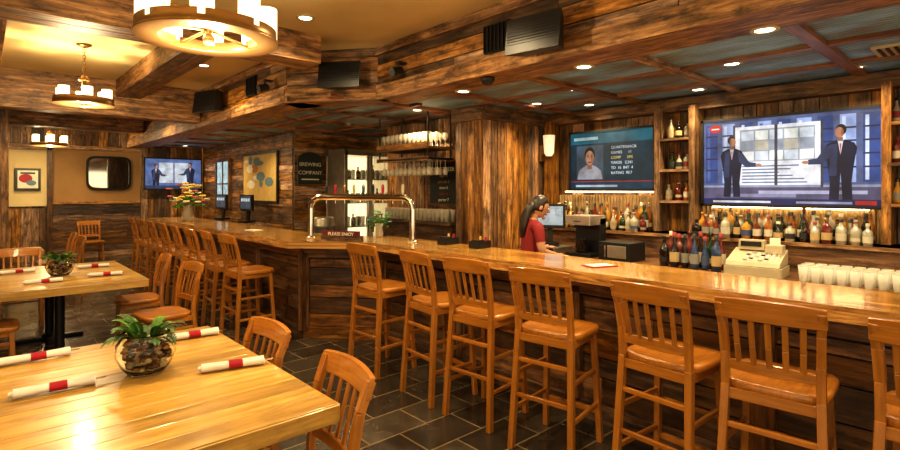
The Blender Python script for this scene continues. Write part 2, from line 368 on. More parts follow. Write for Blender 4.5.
# back counter and shelf
mb=MB()
mb.box((4.98,1.3,.45),(.94,5.5,.86),RWD); mb.box((4.96,1.3,.9),(1.0,5.5,.05),RWD,0,.9)
planks(mb,(4.5,4.0),(4.5,-1.4),.1,.85,RW,.3,True,.02)
mb.box((5.3,1.3,1.05),(.36,5.5,.26),RWD); mb.box((5.28,1.3,1.165),(.40,5.5,.03),RW,0,.6)
mb.obj('back_bar_cabinet')
mb=MB()
def corr(y0,y1,z0,z1,x):
    n=int((y1-y0)/.008); vs=[];fs=[]
    for i in range(n+1):
        yy=y0+(y1-y0)*i/n; xx=x-.008*math.sin(i*.008/.04*6.283)
        vs+=[(xx,yy,z0),(xx,yy,z1)]
    for i in range(n): fs.append((2*i,2*i+1,2*i+3,2*i+2))
    mb.add(vs,fs,GALV,smooth=True)
corr(-.3,.42,1.18,1.56,5.45); corr(.78,2.2,1.18,1.56,5.45); corr(2.62,3.95,1.18,1.56,5.45)
mb.obj('trim_corrugated_panel')
def bottle(mb,x,y,z,h,r,gm,lm,kind=0):
    if kind==0: pr=[(0,0),(r,0),(r,h*.58),(r*.85,h*.66),(r*.36,h*.76),(r*.33,h*.96),(r*.4,h*.965),(r*.4,h),(0,h)]
    elif kind==1: pr=[(0,0),(r,0),(r*1.05,h*.5),(r,h*.62),(r*.4,h*.72),(r*.32,h*.9),(r*.45,h*.91),(r*.45,h),(0,h)]
    else: pr=[(0,0),(r*.8,0),(r,h*.1),(r,h*.4),(r*.5,h*.62),(r*.3,h*.7),(r*.3,h*.95),(r*.36,h),(0,h)]
    mb.lathe(pr,(x,y,z),gm,12)
    mb.lathe([(r*1.03,h*.16),(r*1.03,h*.44)],(x,y,z),lm,12)
    mb.lathe([(r*.43,h*.86),(r*.45,h*.99),(0,h*1.0)],(x,y,z+.002),random.choice([LAB[0],LAB[3],BLK,BRZ,BLK,LAB[4]]),10)
LABW=[LAB[0],LAB[2],LAB[3],LAB[5],LAB[0],LAB[2],LAB[1],LAB[4]]
def row(y0,y1,x,z,hh=(.24,.33),st=.085,mats=None):
    y=y0
    while y<y1:
        bottle(mb,x+U(-.02,.02),y,z,U(*hh),U(.03,.041),random.choice(mats or [BOT[1],BOT[2],BOT[3],BOT[4],BOT[2],BOT[3],BOT[0],BOT[5]]),random.choice(LABW),random.randint(0,2)); y+=st*U(.9,1.25)
def column(y0,y1):
    global mb
    mb=MB()
    mb.box((5.36,y0+.03,1.83),(.2,.06,1.28),RW); mb.box((5.36,y1-.03,1.83),(.2,.06,1.28),RW)
    planks(mb,(5.44,y1),(5.44,y0),1.19,2.43,RW,.1)
    for z in (1.5,1.82,2.14):
        mb.box((5.36,(y0+y1)/2,z),(.2,y1-y0-.12,.025),RW); row(y0+.11,y1-.08,5.34,z+.013,(.16,.23),.08)
    return mb.obj('shelf_column')
column(2.2,2.62); column(.40,.76)
mb=MB(); mb.box((5.38,4.03,1.83),(.16,.12,1.28),RW); mb.obj('trim_post')
for a,b,hh in ((.82,2.15,(.20,.29)),(2.68,3.9,(.2,.31)),(-.2,.36,(.22,.3))):
    mb=MB(); row(a,b,5.13,1.18,(.15,.24),.08); row(a+.03,b-.03,5.21,1.18,hh,.078); row(a+.02,b-.04,5.30,1.18,(hh[0],hh[1]),.078); mb.obj('liquor_bottles')
mb=MB()
row(1.76,2.24,4.66,.925,(.27,.32),.085,[BOT[0],BOT[1],BOT[1],BOT[6]]); row(1.78,2.24,4.80,.925,(.28,.33),.085,[BOT[0],BOT[1],BOT[5]])
mb.obj('wine_bottles')
mb=MB()
for i in range(10):
    for j in range(3):
        x,y=4.6+j*.09,.42+i*.078
        mb.lathe([(.002,.0),(.024,.0),(.035,.125),(.033,.125),(.022,.01),(0,.01)],(x,y,.925),GLST,14)
        mb.lathe([(.034,.12),(.0365,.125),(.034,.13)],(x,y,.925),GLS2,14)
mb.obj('tumbler_glasses')

# cash register
mb=MB()
mb.box((0,0,.05),(.40,.42,.10),CREAM); mb.box((0,0,.105),(.38,.40,.012),STEEL)
mb.add([(-.19,-.2,.11),(-.19,.2,.11),(.19,.2,.11),(.19,-.2,.11),(-.17,-.2,.15),(-.17,.2,.15),(.19,.2,.25),(.19,-.2,.25)],[(3,2,1,0),(4,5,6,7),(0,1,5,4),(2,3,7,6),(1,2,6,5),(3,0,4,7)],CREAM)
for i in range(5):
    for j in range(7):
        mb.box((-.13+i*.045,-.165+j*.038,.163+(.045*i)*.278),(.03,.027,.016),[WHT,BLK,STEEL,STEEL][(i*3+j)%7%4 if (i+j)%3==0 else 0])
mb.box((.14,.06,.29),(.10,.20,.10),CREAM); mb.box((.085,.06,.30),(.008,.16,.05),BLK); mb.box((.10,-.12,.26),(.14,.13,.08),CREAM); mb.box((.10,-.12,.33),(.004,.08,.08),PAPER)
o=mb.obj('cash_register',(4.70,1.47,.925),.1,.006); o.scale=(.9,.95,.82)

def pos(loc,rz,glow=(.35,.45,.5)):
    mb=MB(); mb.box((0,0,.02),(.2,.2,.04),BLK); mb.beam((.02,0,.03),(.04,0,.26),.06,.04,BLK)
    mb.box((0,0,.33),(.05,.34,.27),BLK); mb.box((-.027,0,.335),(.004,.29,.21),scr(glow,.9))
    for j in range(4): mb.box((-.03,-.1+.065*j,.38),(.003,.05,.05),scr((.7,.75,.8),.8))
    return mb.obj('point_of_sale_terminal',loc,rz,.006)
pos((4.72,3.56,1.0),.55,(.45,.5,.5)); pos((3.3,9.9,1.075),.2,(.06,.08,.1)); pos((3.3,8.7,1.075),.2,(.06,.08,.1))
mb=MB(); mb.box((0,0,.0375),(.34,.4,.075),STEEL); mb.box((-.17,0,.037),(.006,.36,.055),BLK); mb.box((-.175,0,.045),(.01,.08,.01),CHR); mb.obj('cash_drawer',(4.74,3.58,.925),0,.004)
mb=MB(); mb.box((0,0,.02),(.3,.3,.04),BLK); mb.box((.1,0,.2),(.12,.3,.4),BLK); mb.box((0,0,.38),(.3,.3,.1),STEEL); mb.lathe([(0,0),(.06,0),(.075,.06),(.05,.13),(.055,.14),(0,.14)],(-.06,0,.04),BOT[1],14); mb.box((-.11,0,.37),(.08,.1,.02),REDB)
mb.obj('coffee_maker',(4.75,3.12,.925),0,.005)
mb=MB(); mb.box((0,0,.09),(.3,.34,.18),BLK); mb.box((-.152,-.03,.09),(.006,.2,.12),STEEL); mb.box((-.155,.13,.09),(.006,.05,.12),BLK); mb.box((-.17,.085,.09),(.012,.012,.12),CHR)
mb.obj('microwave_oven',(4.75,2.70,.925),0,.006)

# televisions
def tvM(c,face):
    if face=='-x': A=Matrix(((0,0,-1),(-1,0,0),(0,1,0))).to_4x4()
    else: A=Matrix(((1,0,0),(0,0,-1),(0,1,0))).to_4x4()
    return Matrix.Translation(c)@A
def tvbody(mb,w,h):
    mb.box((0,0,-.03),(w+.03,h+.03,.05),BLK); mb.box((0,0,-.07),(w*.4,h*.4,.06),BMET)
    for a,b,c,d in ((-w/2-.012,0,.024,h+.045),(w/2+.012,0,.024,h+.045)): mb.box((a,b,-.01),(c,d,.05),BLK)
    for b in (-h/2-.012,h/2+.012): mb.box((0,b,-.01),(w+.045,.024,.05),BLK)
def man(mb,x,y,s,f,z):
    suit=scr((.010,.014,.04),1); suit2=scr((.035,.05,.12),1); sk=scr((.45,.20,.12),1); sk2=scr((.28,.11,.06),1); hair=scr((.015,.010,.008),1); wh=scr((.6,.6,.65),1)
    mb.flat([(x-.12*s,y),(x-.02*s,y),(x,y+.34*s),(x+.02*s,y),(x+.12*s,y),(x+.11*s,y+.22*s),(x+.13*s,y+.42*s),(x+.165*s,y+.64*s),(x+.14*s,y+.70*s),(x+.05*s,y+.745*s),(x-.05*s,y+.745*s),(x-.14*s,y+.70*s),(x-.165*s,y+.64*s),(x-.13*s,y+.42*s),(x-.11*s,y+.22*s)],z,suit)
    mb.flat([(x-.12*s,y+.30*s),(x-.04*s,y+.30*s),(x-.03*s,y+.7*s),(x-.1*s,y+.69*s)],z+.0004,suit2)
    mb.flat([(x+f*.08*s,y+.70*s),(x+f*.16*s,y+.66*s),(x+f*.24*s,y+.53*s),(x+f*.34*s,y+.51*s),(x+f*.34*s,y+.45*s),(x+f*.2*s,y+.45*s),(x+f*.1*s,y+.54*s)][::1 if f>0 else -1],z+.0006,suit2)
    mb.disc(x+f*.37*s,y+.48*s,.04*s,.022*s,z+.001,sk)
    mb.flat([(x-.03*s,y+.745*s),(x,y+.56*s),(x+.03*s,y+.745*s)],z+.001,wh); mb.flat([(x-.008*s,y+.7*s),(x,y+.56*s),(x+.008*s,y+.7*s)],z+.0012,scr((.5,.03,.05),1))
    mb.rect(x-.025*s,y+.73*s,x+.025*s,y+.78*s,z+.0013,sk2)
    mb.disc(x-f*.006*s,y+.87*s,.055*s,.07*s,z+.0014,hair); mb.disc(x+f*.012*s,y+.84*s,.045*s,.065*s,z+.0018,sk); mb.disc(x-f*.018*s,y+.835*s,.014*s,.05*s,z+.0019,sk2)
mb=MB(); W,H=1.38,.80
mb.M=tvM((5.36,1.46,1.885),'-x'); tvbody(mb,W,H)
mb.rect(-W/2,-H/2,W/2,H/2,0,scr((.10,.13,.26),1))
mb.rect(-W/2,-.28,W/2,-.22,.0005,scr((.30,.32,.45),1))
for i in range(9):
    x=-W/2+.02+i*.155; mb.rect(x,-.2,x+.11,.37,.0005,scr((.34,.44,.74),1) if i%2 else scr((.04,.08,.26),1))
    mb.rect(x+.015,-.18,x+.04,.35,.0006,scr((.65,.72,.9),1) if i%3 else scr((.1,.14,.35),1))
    for j in range(4): mb.rect(x,-.08+j*.11,x+.11,-.065+j*.11,.0007,scr((.03,.035,.09),1))
mb.rect(-W/2,-.36,W/2,-.24,.0009,scr((.10,.09,.16),1)); mb.rect(-.5,-.33,.1,-.30,.001,scr((.25,.25,.38),1)); mb.rect(-.2,-.30,.6,-.27,.001,scr((.4,.4,.55),1))
mb.rect(-.40,-.22,.28,.33,.001,scr((.80,.80,.84),1)); mb.rect(-.36,.0,.24,.30,.0012,scr((.35,.38,.42),1))
for i in range(5):
    for j in range(3): mb.rect(-.345+i*.118,.01+j*.095,-.24+i*.118,.095+j*.095,.0014,[scr((.85,.85,.80),1),scr((.55,.50,.40),1),scr((.65,.7,.78),1),scr((.3,.33,.4),1)][(i*2+j*3)%4])
for i in range(6): mb.rect(-.34,-.20+i*.03,-.34+U(.3,.56),-.188+i*.03,.0014,scr((.15,.2,.32),1))
mb.rect(-.07,-.22,-.045,.33,.0016,scr((.06,.06,.08),1)); mb.rect(-.42,-.24,-.40,.35,.0016,scr((.06,.06,.08),1)); mb.rect(.28,-.24,.30,.35,.0016,scr((.06,.06,.08),1))
man(mb,-.43,-.33,.62,1,.002); man(mb,.42,-.35,.68,-1,.002)
mb.rect(-W/2,-H/2,W/2,-.345,.004,scr((.02,.025,.09),1)); mb.rect(-.6,-.385,-.1,-.365,.0045,scr((.6,.6,.65),1)); mb.rect(.1,-.385,.5,-.365,.0045,scr((.3,.3,.4),1))
mb.disc(-.58,.33,.055,.04,.003,scr((.7,.02,.02),1)); mb.rect(-.615,.322,-.545,.335,.0035,scr((.9,.9,.9),1)); mb.rect(.52,-.39,.66,-.355,.0047,scr((.5,.03,.03),1))
mb.obj('wall_television')
mb=MB(); W,H=1.05,.66
mb.M=tvM((5.36,3.2,1.965),'-x'); tvbody(mb,W,H)
mb.rect(-W/2,-H/2,W/2,H/2,0,scr((.004,.03,.05),1)); mb.rect(-W/2,.2,W/2,H/2,.0005,scr((.01,.10,.14),1)); mb.rect(-.48,.245,-.15,.28,.001,scr((.35,.45,.45),1))
mb.rect(-.44,-.22,-.08,.18,.001,scr((.05,.08,.11),1))
mb.flat([(-.43,-.22),(-.09,-.22),(-.11,-.12),(-.16,-.08),(-.22,-.05),(-.3,-.05),(-.36,-.08),(-.41,-.12)],.0015,scr((.3,.3,.33),1)); mb.rect(-.29,-.10,-.23,-.03,.0018,scr((.25,.11,.07),1))
mb.disc(-.26,.075,.07,.085,.002,scr((.01,.01,.01),1)); mb.disc(-.26,.035,.058,.085,.0025,scr((.40,.20,.12),1)); mb.disc(-.225,.03,.02,.07,.0026,scr((.25,.11,.06),1)); mb.disc(-.26,-.018,.024,.010,.003,scr((.12,.04,.03),1)); mb.rect(-.265,.01,-.255,.045,.003,scr((.25,.11,.06),1))
for ex in(-.282,-.238): mb.disc(ex,.05,.010,.006,.0032,scr((.01,.01,.01),1)); mb.rect(ex-.014,.064,ex+.014,.069,.0032,scr((.02,.01,.01),1))
mb.M=mb.M@Matrix.Translation((0,0,.001))
for j,t in enumerate(('QUARTERBACK','GAMES      11','COMP      59%','YARDS   2,241','TD  16  INT  4','RATING  90.7')):
    mb.text(t,.044,Matrix.Translation((.02,.14-j*.058,.001)),scr((.6,.65,.7),1) if j!=2 else scr((.6,.45,.1),1),'LEFT')
mb.rect(-W/2,-H/2,W/2,-.25,.002,scr((.006,.04,.075),1)); mb.rect(-.45,-.31,.1,-.285,.003,scr((.35,.4,.45),1)); mb.rect(-.52,-.25,.52,-.24,.003,scr((.4,.03,.03),1))
mb.obj('wall_television')
mb=MB(); W,H=1.14,.66
mb.M=tvM((3.24,12.86,1.98),'-y'); tvbody(mb,W,H)
mb.rect(-W/2,-H/2,W/2,H/2,0,scr((.10,.15,.32),1)); mb.rect(-.3,-.2,.3,.25,.001,scr((.5,.55,.62),1)); mb.rect(-.02,-.2,.02,.25,.0015,scr((.2,.2,.3),1)); man(mb,-.36,-.3,.55,1,.002); man(mb,.34,-.3,.6,-1,.002); mb.rect(-W/2,-H/2,W/2,-.26,.004,scr((.03,.05,.12),1))
mb.obj('wall_television')
ADDGLOW=simple('added_glow_lens',(1,.9,.7),.5,emit=(1,.70,.34),es=11,var=0)  # emissive face of strips added under the screens to brighten the bottles
def strip(y0,y1,z,name='added_glow_strip'):
    mb=MB(); mb.box((5.43,(y0+y1)/2,z),(.02,y1-y0,.02),STEEL); mb.box((5.42,(y0+y1)/2,z-.012),(.012,y1-y0-.02,.012),ADDGLOW); mb.obj(name)
strip(.85,2.1,1.47); strip(2.7,3.85,1.61)

# ---------------------------------------------------------------- seating
def seatmesh(sh,top,w,dp,stool):
    mb=MB(); hw=w/2
    n=12; outl=[]
    for i in range(4*n):
        a=2*math.pi*i/(4*n); ca,sa=math.cos(a),math.sin(a)
        x=abs(ca)**.42*(1 if ca>0 else -1)*dp/2; yy=abs(sa)**.42*(1 if sa>0 else -1)*hw*(1.0+.06*(ca))
        outl.append((x+.01,yy))
    m=len(outl); vs=[];fs=[]
    rings=[(.97,-.042),(1,-.03),(1,-.008),(.96,0),(.8,-.004),(.45,-.012),(.1,-.012)]
    for sc_,dz in rings:
        for x,y in outl: vs.append((x*sc_,y*sc_,sh+dz))
    for k in range(len(rings)-1):
        for i in range(m): j=(i+1)%m; fs.append((k*m+i,k*m+j,(k+1)*m+j,(k+1)*m+i))
    fs.append(tuple(reversed(range(m)))); fs.append(tuple(range((len(rings)-1)*m,len(rings)*m)))
    mb.add(vs,fs,HW,[[(vs[j][0],vs[j][1]) for j in f] for f in fs],.8,True)
    fx=dp/2-.05; sp=.05 if stool else .02
    th=.036
    fl=[(fx,s*(hw-.045),sh-.03) for s in(-1,1)]; fb=[(fx+sp*.8,s*(hw-.045+sp*.6),0) for s in(-1,1)]
    bl=[(-dp/2+.02,s*(hw-.03),sh-.02) for s in(-1,1)]; bb=[(-dp/2-.03,s*(hw-.03+sp*.5),0) for s in(-1,1)]
    lean=.075 if stool else .085
    for k in range(2):
        mb.beam(fb[k],fl[k],th,th,HW); mb.beam(bb[k],bl[k],th,th*1.1,HW)
        b=bl[k]; pts=[b,(b[0]-.012,b[1],sh+(top-sh)*.35),(b[0]-.04,b[1]*1.02,sh+(top-sh)*.7),(b[0]-lean,b[1]*1.05,top-.015)]
        for a,c in zip(pts[:-1],pts[1:]): mb.beam(a,c,th*.95,th,HW,.6)
    def lp(a,b,z): t=(z-a[2])/(b[2]-a[2]); return Vector(a)+(Vector(b)-Vector(a))*t
    rf=[.22,.44] if stool else [.16,.28]
    for z in rf:
        for k in range(2): mb.beam(lp(bb[k],bl[k],z+.03),lp(fb[k],fl[k],z+.03),.02,.026,HW)
    if stool:
        mb.beam(lp(fb[0],fl[0],.2),lp(fb[1],fl[1],.2),.026,.034,HW); mb.beam(lp(fb[0],fl[0],.42),lp(fb[1],fl[1],.42),.02,.026,HW)
        mb.beam(lp(bb[0],bl[0],.34),lp(bb[1],bl[1],.34),.02,.026,HW); mb.beam(lp(bb[0],bl[0],.56),lp(bb[1],bl[1],.56),.02,.026,HW)
    else: mb.beam(lp(bb[0],bl[0],.25),lp(bb[1],bl[1],.25),.02,.026,HW)
    for k in (0,1): mb.beam(lp(bb[k],bl[k],sh-.06),lp(fb[k],fl[k],sh-.06),.02,.05,HW)
    mb.beam(lp(fb[0],fl[0],sh-.06),lp(fb[1],fl[1],sh-.06),.02,.05,HW); mb.beam(lp(bb[0],bl[0],sh-.06),lp(bb[1],bl[1],sh-.06),.02,.05,HW)
    def arcrail(z0,z1,x0,x1,bow,half,t=.02):
        n=10; vs=[];fs=[]
        for i in range(n+1):
            u=-1+2*i/n; y=u*half; bx=-bow*(1-u*u)
            arch=.012*(1-u*u)
            vs+=[(x0+bx-t/2,y,z0),(x0+bx+t/2,y,z0),(x1+bx+t/2,y,z1+arch),(x1+bx-t/2,y,z1+arch)]
        for i in range(n):
            for k in range(4): a=i*4+k; b=i*4+(k+1)%4; fs.append((a,b,b+4,a+4))
        fs.append((3,2,1,0)); e=n*4; fs.append((e,e+1,e+2,e+3))
        mb.add(vs,fs,HW,[[(vs[j][1],vs[j][2]) for j in f] for f in fs],.75)
    bx=-dp/2+.02; xt=bx-lean; half=(hw-.03)*1.05+.018
    arcrail(top-.085,top,xt+.018,xt,.03,half,.024)
    zl=sh+.075 if stool else sh+.10
    arcrail(zl-.02,zl+.02,bx-.008,bx-.010,.022,hw-.03,.02)
    ns=5
    for i in range(ns):
        u=-1+2*(i+1)/(ns+1); bw=(1-u*u)
        mb.beam((bx-.009-.022*bw,u*(hw-.03),zl),(bx-.032-.027*bw,u*(hw-.03)*1.03,(zl+top-.09)/2),.024,.012,HW,up=(1,0,0))
        mb.beam((bx-.032-.027*bw,u*(hw-.03)*1.03,(zl+top-.09)/2),(xt+.018-.03*bw,u*(hw-.03)*1.05,top-.075),.024,.012,HW,up=(1,0,0))
    return mb.data('bar_stool' if stool else 'dining_chair')
SM=seatmesh(.76,1.14,.42,.41,True); CM=seatmesh(.455,.89,.46,.42,False)
for y,rz in ((3.93,.05),(3.14,-.1),(2.62,.08),(2.0,.15),(1.26,-.05),(.76,.1),(.19,0)):
    place(SM,'bar_stool',(2.74,y,0),rz,.004)
for i in range(8): place(SM,'bar_stool',(2.20,5.72+.66*i,0),U(-.12,.12),.004)
for x,y,rz in ((.88,1.95,math.pi-.10),(.90,2.76,math.pi+.02),(1.31,5.55,math.pi+.12),(1.28,6.5,math.pi-.05),(.04,6.0,0),(.35,8.0,-1.57),
               (1.9,14.4,-1.5),(.9,10.75,math.pi),(.9,9.8,math.pi+.1)):
    place(CM,'dining_chair',(x,y,0),rz,.004)

# tables
def table(x0,x1,y0,y1):
    mb=MB(); cx,cy=(x0+x1)/2,(y0+y1)/2; w,l=x1-x0,y1-y0
    n=int(l/.125)
    for i in range(n):
        ww=l/n; mb.box((0,-l/2+ww*(i+.5),.735),(w-.0,ww-.0015,.04),TW)
    mb.box((0,0,.70),(w-.16,l-.16,.05),TW,0,.2)
    for s in (-1,1):
        mb.box((0,s*(l/2-.006),.715),(w,.03,.07),TW,0,.5); mb.box((s*(w/2-.006),0,.715),(.03,l,.07),TW,0,.5)
    for s in ((-1,1) if l>1.3 else (0,)):
        yy=s*l*.28; mb.cyl((0,yy,.03),(0,yy,.69),.04,.04,BMET); mb.box((0,yy,.675),(.5,.3,.012),BMET)
        mb.beam((-.3,yy,.02),(.3,yy,.02),.07,.035,BMET); mb.beam((0,yy-.26,.02),(0,yy+.26,.02),.07,.035,BMET); mb.cyl((0,yy,.02),(0,yy,.07),.09,.05,BMET)
    return mb.obj('dining_table',(cx,cy,0),0,.003)
table(-.2,1.08,1.87,3.5); table(-.1,1.22,5.75,7.5); table(-.5,.68,9.5,10.1)

def fernbowl(loc,s=1,seed=1):
    random.seed(seed); mb=MB()
    mb.lathe([(0,0),(.07,0),(.075,.004),(.10,.035),(.123,.09),(.118,.135),(.095,.17),(.10,.182),(.096,.182),(.091,.17),(.113,.134),(.118,.09),(.095,.038),(.07,.012),(0,.010)],(0,0,0),GLS,28)
    for i in range(170):
        z=U(.025,.15); rm=.098*math.sqrt(max(.05,1-((z-.09)/.095)**2)); a=U(0,6.28); r=rm*math.sqrt(R())*.98
        q=U(.011,.02); mb.ball((r*math.cos(a),r*math.sin(a),z),(q,q*U(.7,1.2),q*.7),random.choice(STN),8,5)
    for i in range(38):
        a=U(0,6.28); L=U(.08,.165); el=U(.3,1.35); m=LEAF if R()<.6 else LEAFD
        p=Vector((.04*math.cos(a),.04*math.sin(a),.15)); n=13
        dirh=Vector((math.cos(a),math.sin(a),0)); side=Vector((-math.sin(a),math.cos(a),0)); prev=p
        for k in range(n):
            t=k/n; e=el-1.5*t*t; d=dirh*math.cos(e)+Vector((0,0,1))*math.sin(e); q=prev+d*(L/n)
            if k%2==0: mb.cyl(prev,q,.0015,.0012,m,4,False)
            ll=.022*math.sin(math.pi*(t*.85+.12))+.005
            for sgn in(-1,1):
                tip=q+side*sgn*ll+d*ll*.6; w=d*.0045
                mb.add([tuple(q-w),tuple(q+side*sgn*ll*.5+d*ll*.1-w*.8),tuple(tip),tuple(q+side*sgn*ll*.4+d*ll*.5+w)],[(0,1,2,3)],m)
            prev=q
    ob=mb.obj('potted_fern',loc); ob.scale=(s,s,s)
fernbowl((.585,2.80,.756),1.05,3); fernbowl((.60,6.55,.756),1.0,5)
random.seed(11)
def roll(loc,rz):
    mb=MB()
    def fl(p0,p1,r0,r1,m):
        n=14; vs=[];fs=[]
        for x,r in ((p0,r0),(p1,r1)):
            for i in range(n): a=6.2832*i/n; vs.append((x,r*1.35*math.cos(a),.021+r*.85*math.sin(a)))
        for i in range(n): j=(i+1)%n; fs.append((i,j,n+j,n+i))
        fs+= [tuple(range(n)),tuple(range(n,2*n))]; mb.add(vs,fs,m,None,.5,True)
    fl(-.15,-.03,.023,.021,WHT); fl(.03,.13,.021,.024,WHT); fl(-.031,.031,.0225,.0225,REDB)
    fl(-.165,-.14,.010,.018,WHT); mb.box((.145,.006,.02),(.06,.012,.003),CHR); mb.box((.14,-.01,.022),(.05,.010,.003),CHR)
    return mb.obj('napkin_roll',loc,rz)
for x,y,rz in ((.25,2.79,-.05),(.92,2.57,-.25),(.22,3.36,0),(.93,3.26,-.1),(.45,6.1,0),(.95,6.2,-.2),(.3,7.0,.1),(.95,6.95,-.1)): roll((x,y,.757),rz)

# ---------------------------------------------------------------- chandeliers
def chandelier(loc,rad,topz,n=8,gh=.17,gr=.05,e=42,eu=16):
    mb=MB(); h=.06
    mb.lathe([(rad,-h/2),(rad,h/2),(rad-.012,h/2),(rad-.012,-h/2),(rad,-h/2)],(0,0,0),BRZ,48)
    mb.lathe([(rad+.006,-h/2-.006),(rad+.006,-h/2+.006),(rad-.1,-h/2+.006),(rad-.1,-h/2-.006),(rad+.006,-h/2-.006)],(0,0,0),BRZ,48)
    mb.lathe([(rad-.09,-h/2),(rad-.09,h/2-.01),(rad-.1,h/2-.01),(rad-.1,-h/2)],(0,0,0),BRZ,48)
    for i in range(n):
        a=6.2832*(i+.5)/n; x,y=(rad-.05)*math.cos(a),(rad-.05)*math.sin(a)
        mb.cyl((x,y,-h/2+.006),(x,y,.0),.035,.035,BRZ,14); mb.cyl((x,y,0),(x,y,gh),gr,gr,GLOW,18)
    for i in range(4):
        a=6.2832*i/4+.3; mb.cyl((0,0,.02),((rad-.05)*math.cos(a),(rad-.05)*math.sin(a),-h/2+.01),.008,.008,BRZ,8)
    mb.cyl((0,0,-.02),(0,0,.22),.018,.018,BRZ,12); mb.ball((0,0,-.03),(.03,.03,.03),BRZ); mb.lathe([(0,.2),(.05,.2),(.05,.215),(.02,.25),(0,.25)],(0,0,0),BRZ)
    z=.24
    k=0
    while z<topz-loc[2]-.03:
        a=(k%2)*1.57; dx,dy=.011*math.cos(a),.011*math.sin(a)
        mb.tube([(-dx,-dy,z),(-dx,-dy,z+.035),(dx,dy,z+.035),(dx,dy,z),(-dx,-dy,z)],.003,BRZ,6); z+=.03; k+=1
    mb.lathe([(0,0),(.03,0),(.065,.02),(.065,.028),(0,.028)],(0,0,topz-loc[2]-.028),BRZ)
    mb.obj('chandelier',loc)
    for dz,ee,dx in ((-.12,e,0),(gh+.03,eu,rad-.05)):
        l=bpy.data.lights.new('chandelier_bulb','POINT'); l.energy=ee; l.color=(1,.77,.44); l.shadow_soft_size=.03
        o=bpy.data.objects.new('chandelier_bulb_light',l); o.location=(loc[0]-dx*.7,loc[1]+dx*.7,loc[2]+dz); bpy.context.collection.objects.link(o)
chandelier((.88,2.84,2.43),.335,3.05,8,.16,.052); chandelier((.76,6.2,2.49),.25,3.05,6,.12,.045); chandelier((1.0,12.6,2.5),.3,3.05,6)

def can(x,y,z,e,ang=2.5,col=(1,.77,.44)):
    mb=MB(); mb.lathe([(.075,0),(.075,-.006),(.055,-.008),(.05,0)],(0,0,0),CREAM,24); mb.cyl((0,0,-.004),(0,0,-.001),.05,.05,CANL,20)
    mb.obj('recessed_downlight',(x,y,z))
    l=bpy.data.lights.new('downlight','SPOT'); l.energy=e; l.color=col; l.spot_size=ang; l.spot_blend=.8; l.shadow_soft_size=.05
    o=bpy.data.objects.new('downlight_spot',l); o.location=(x,y,z-.03); bpy.context.collection.objects.link(o)
for x,y in ((4.25,1.5),(4.2,2.9),(4.25,.2),(3.9,4.9),(3.95,6.6),(3.2,6.6),(3.2,8.6),(3.2,10.6),(3.3,12.2)): can(x,y,2.584,50)
for x,y in ((5.1,.9),(5.1,2.1),(5.1,3.3),(4.6,3.65)): can(x,y,2.584,38)  # the last one is added to brighten the dark partition planks
for x,y in ((3.33,1.0),(3.33,2.2),(3.33,3.5)): can(x,y,2.538,24)
for x,y in ((2.0,.8),(2.1,2.6),(2.0,4.0),(1.9,6.3),(1.9,9.6),(.7,9.5),(1.9,13.4),(.9,14.0),(-1,3),(-1,7),(-1,12),(0.3,.2)): can(x,y,3.048,62)  # main-ceiling downlights added to light the room and its far end

# ---------------------------------------------------------------- wall/fascia fixtures
def speaker(loc,rz,s=1):
    mb=MB()
    vs=[(-.17,-.215,-.13),(-.17,.215,-.13),(0,.16,-.11),(0,-.16,-.11),(-.13,-.215,.13),(-.13,.215,.13),(0,.16,.11),(0,-.16,.11)]
    mb.add(vs,[(0,1,2,3),(7,6,5,4),(0,4,5,1),(1,5,6,2),(2,6,7,3),(3,7,4,0)],BLK)
    for z in [-.1+.02*i for i in range(11)]: mb.beam((-.158,-.2,z),(-.158,.2,z),.006,.006,BMET)
    mb.box((.04,0,0),(.1,.06,.06),BMET)
    o=mb.obj('wall_speaker',loc,rz,.005); o.scale=(s,s,s)
speaker((2.87,2.22,2.67),.12,.98); speaker((2.68,4.52,2.735),.64,1.0); speaker((2.28,7.1,2.76),.3,1.05)
def vent(loc,rz):
    mb=MB(); mb.box((0,0,0),(.02,.26,.22),BMET)
    for i in range(7): mb.beam((-.014,-.12+.04*i,-.1),(-.014,-.12+.04*i,.1),.008,.02,BLK)
    mb.obj('air_vent',loc,rz)
vent((2.965,2.74,2.80),0); vent((2.37,6.1,2.84),0)
def spot(loc):
    mb=MB(); mb.cyl((0,0,.0),(0,0,-.06),.012,.012,BLK,8); mb.cyl((.03,0,-.06),(-.07,0,-.10),.035,.045,BLK,16); mb.cyl((-.069,0,-.0997),(-.072,0,-.1005),.038,.038,BMET,14); mb.box((.03,0,0),(.09,.06,.02),BLK)
    mb.obj('track_spotlight',loc)
spot((2.88,3.9,2.80)); spot((2.28,5.5,2.80))
mb=MB(); mb.lathe([(.0,0),(.06,0),(.06,-.02),(.05,-.04),(.035,-.06),(0,-.07)],(0,0,0),BLK,20); mb.obj('dome_security_camera',(3.08,2.95,2.541))
mb=MB(); mb.box((0,0,-.01),(.3,.3,.02),CREAM)
for i in range(6): mb.box((0,-.11+.044*i,-.023),(.26,.02,.008),BMET)
mb.obj('ceiling_air_grille',(4.6,.55,2.584))
mb=MB(); mb.box((0,.045,0),(.08,.03,.2),BRZ); mb.cyl((0,.04,.0),(0,-.05,-.02),.012,.012,BRZ,8); mb.lathe([(.035,-.04),(.06,.0),(.07,.15),(.075,.22)],(0,-.06,0),simple('sconce_glass',(.9,.8,.6),.4,emit=(1,.8,.5),es=.35,var=0),20); mb.cyl((0,-.06,-.06),(0,-.06,-.03),.02,.036,BRZ,12)
mb.obj('wall_sconce',(5.26,4.04,2.08))

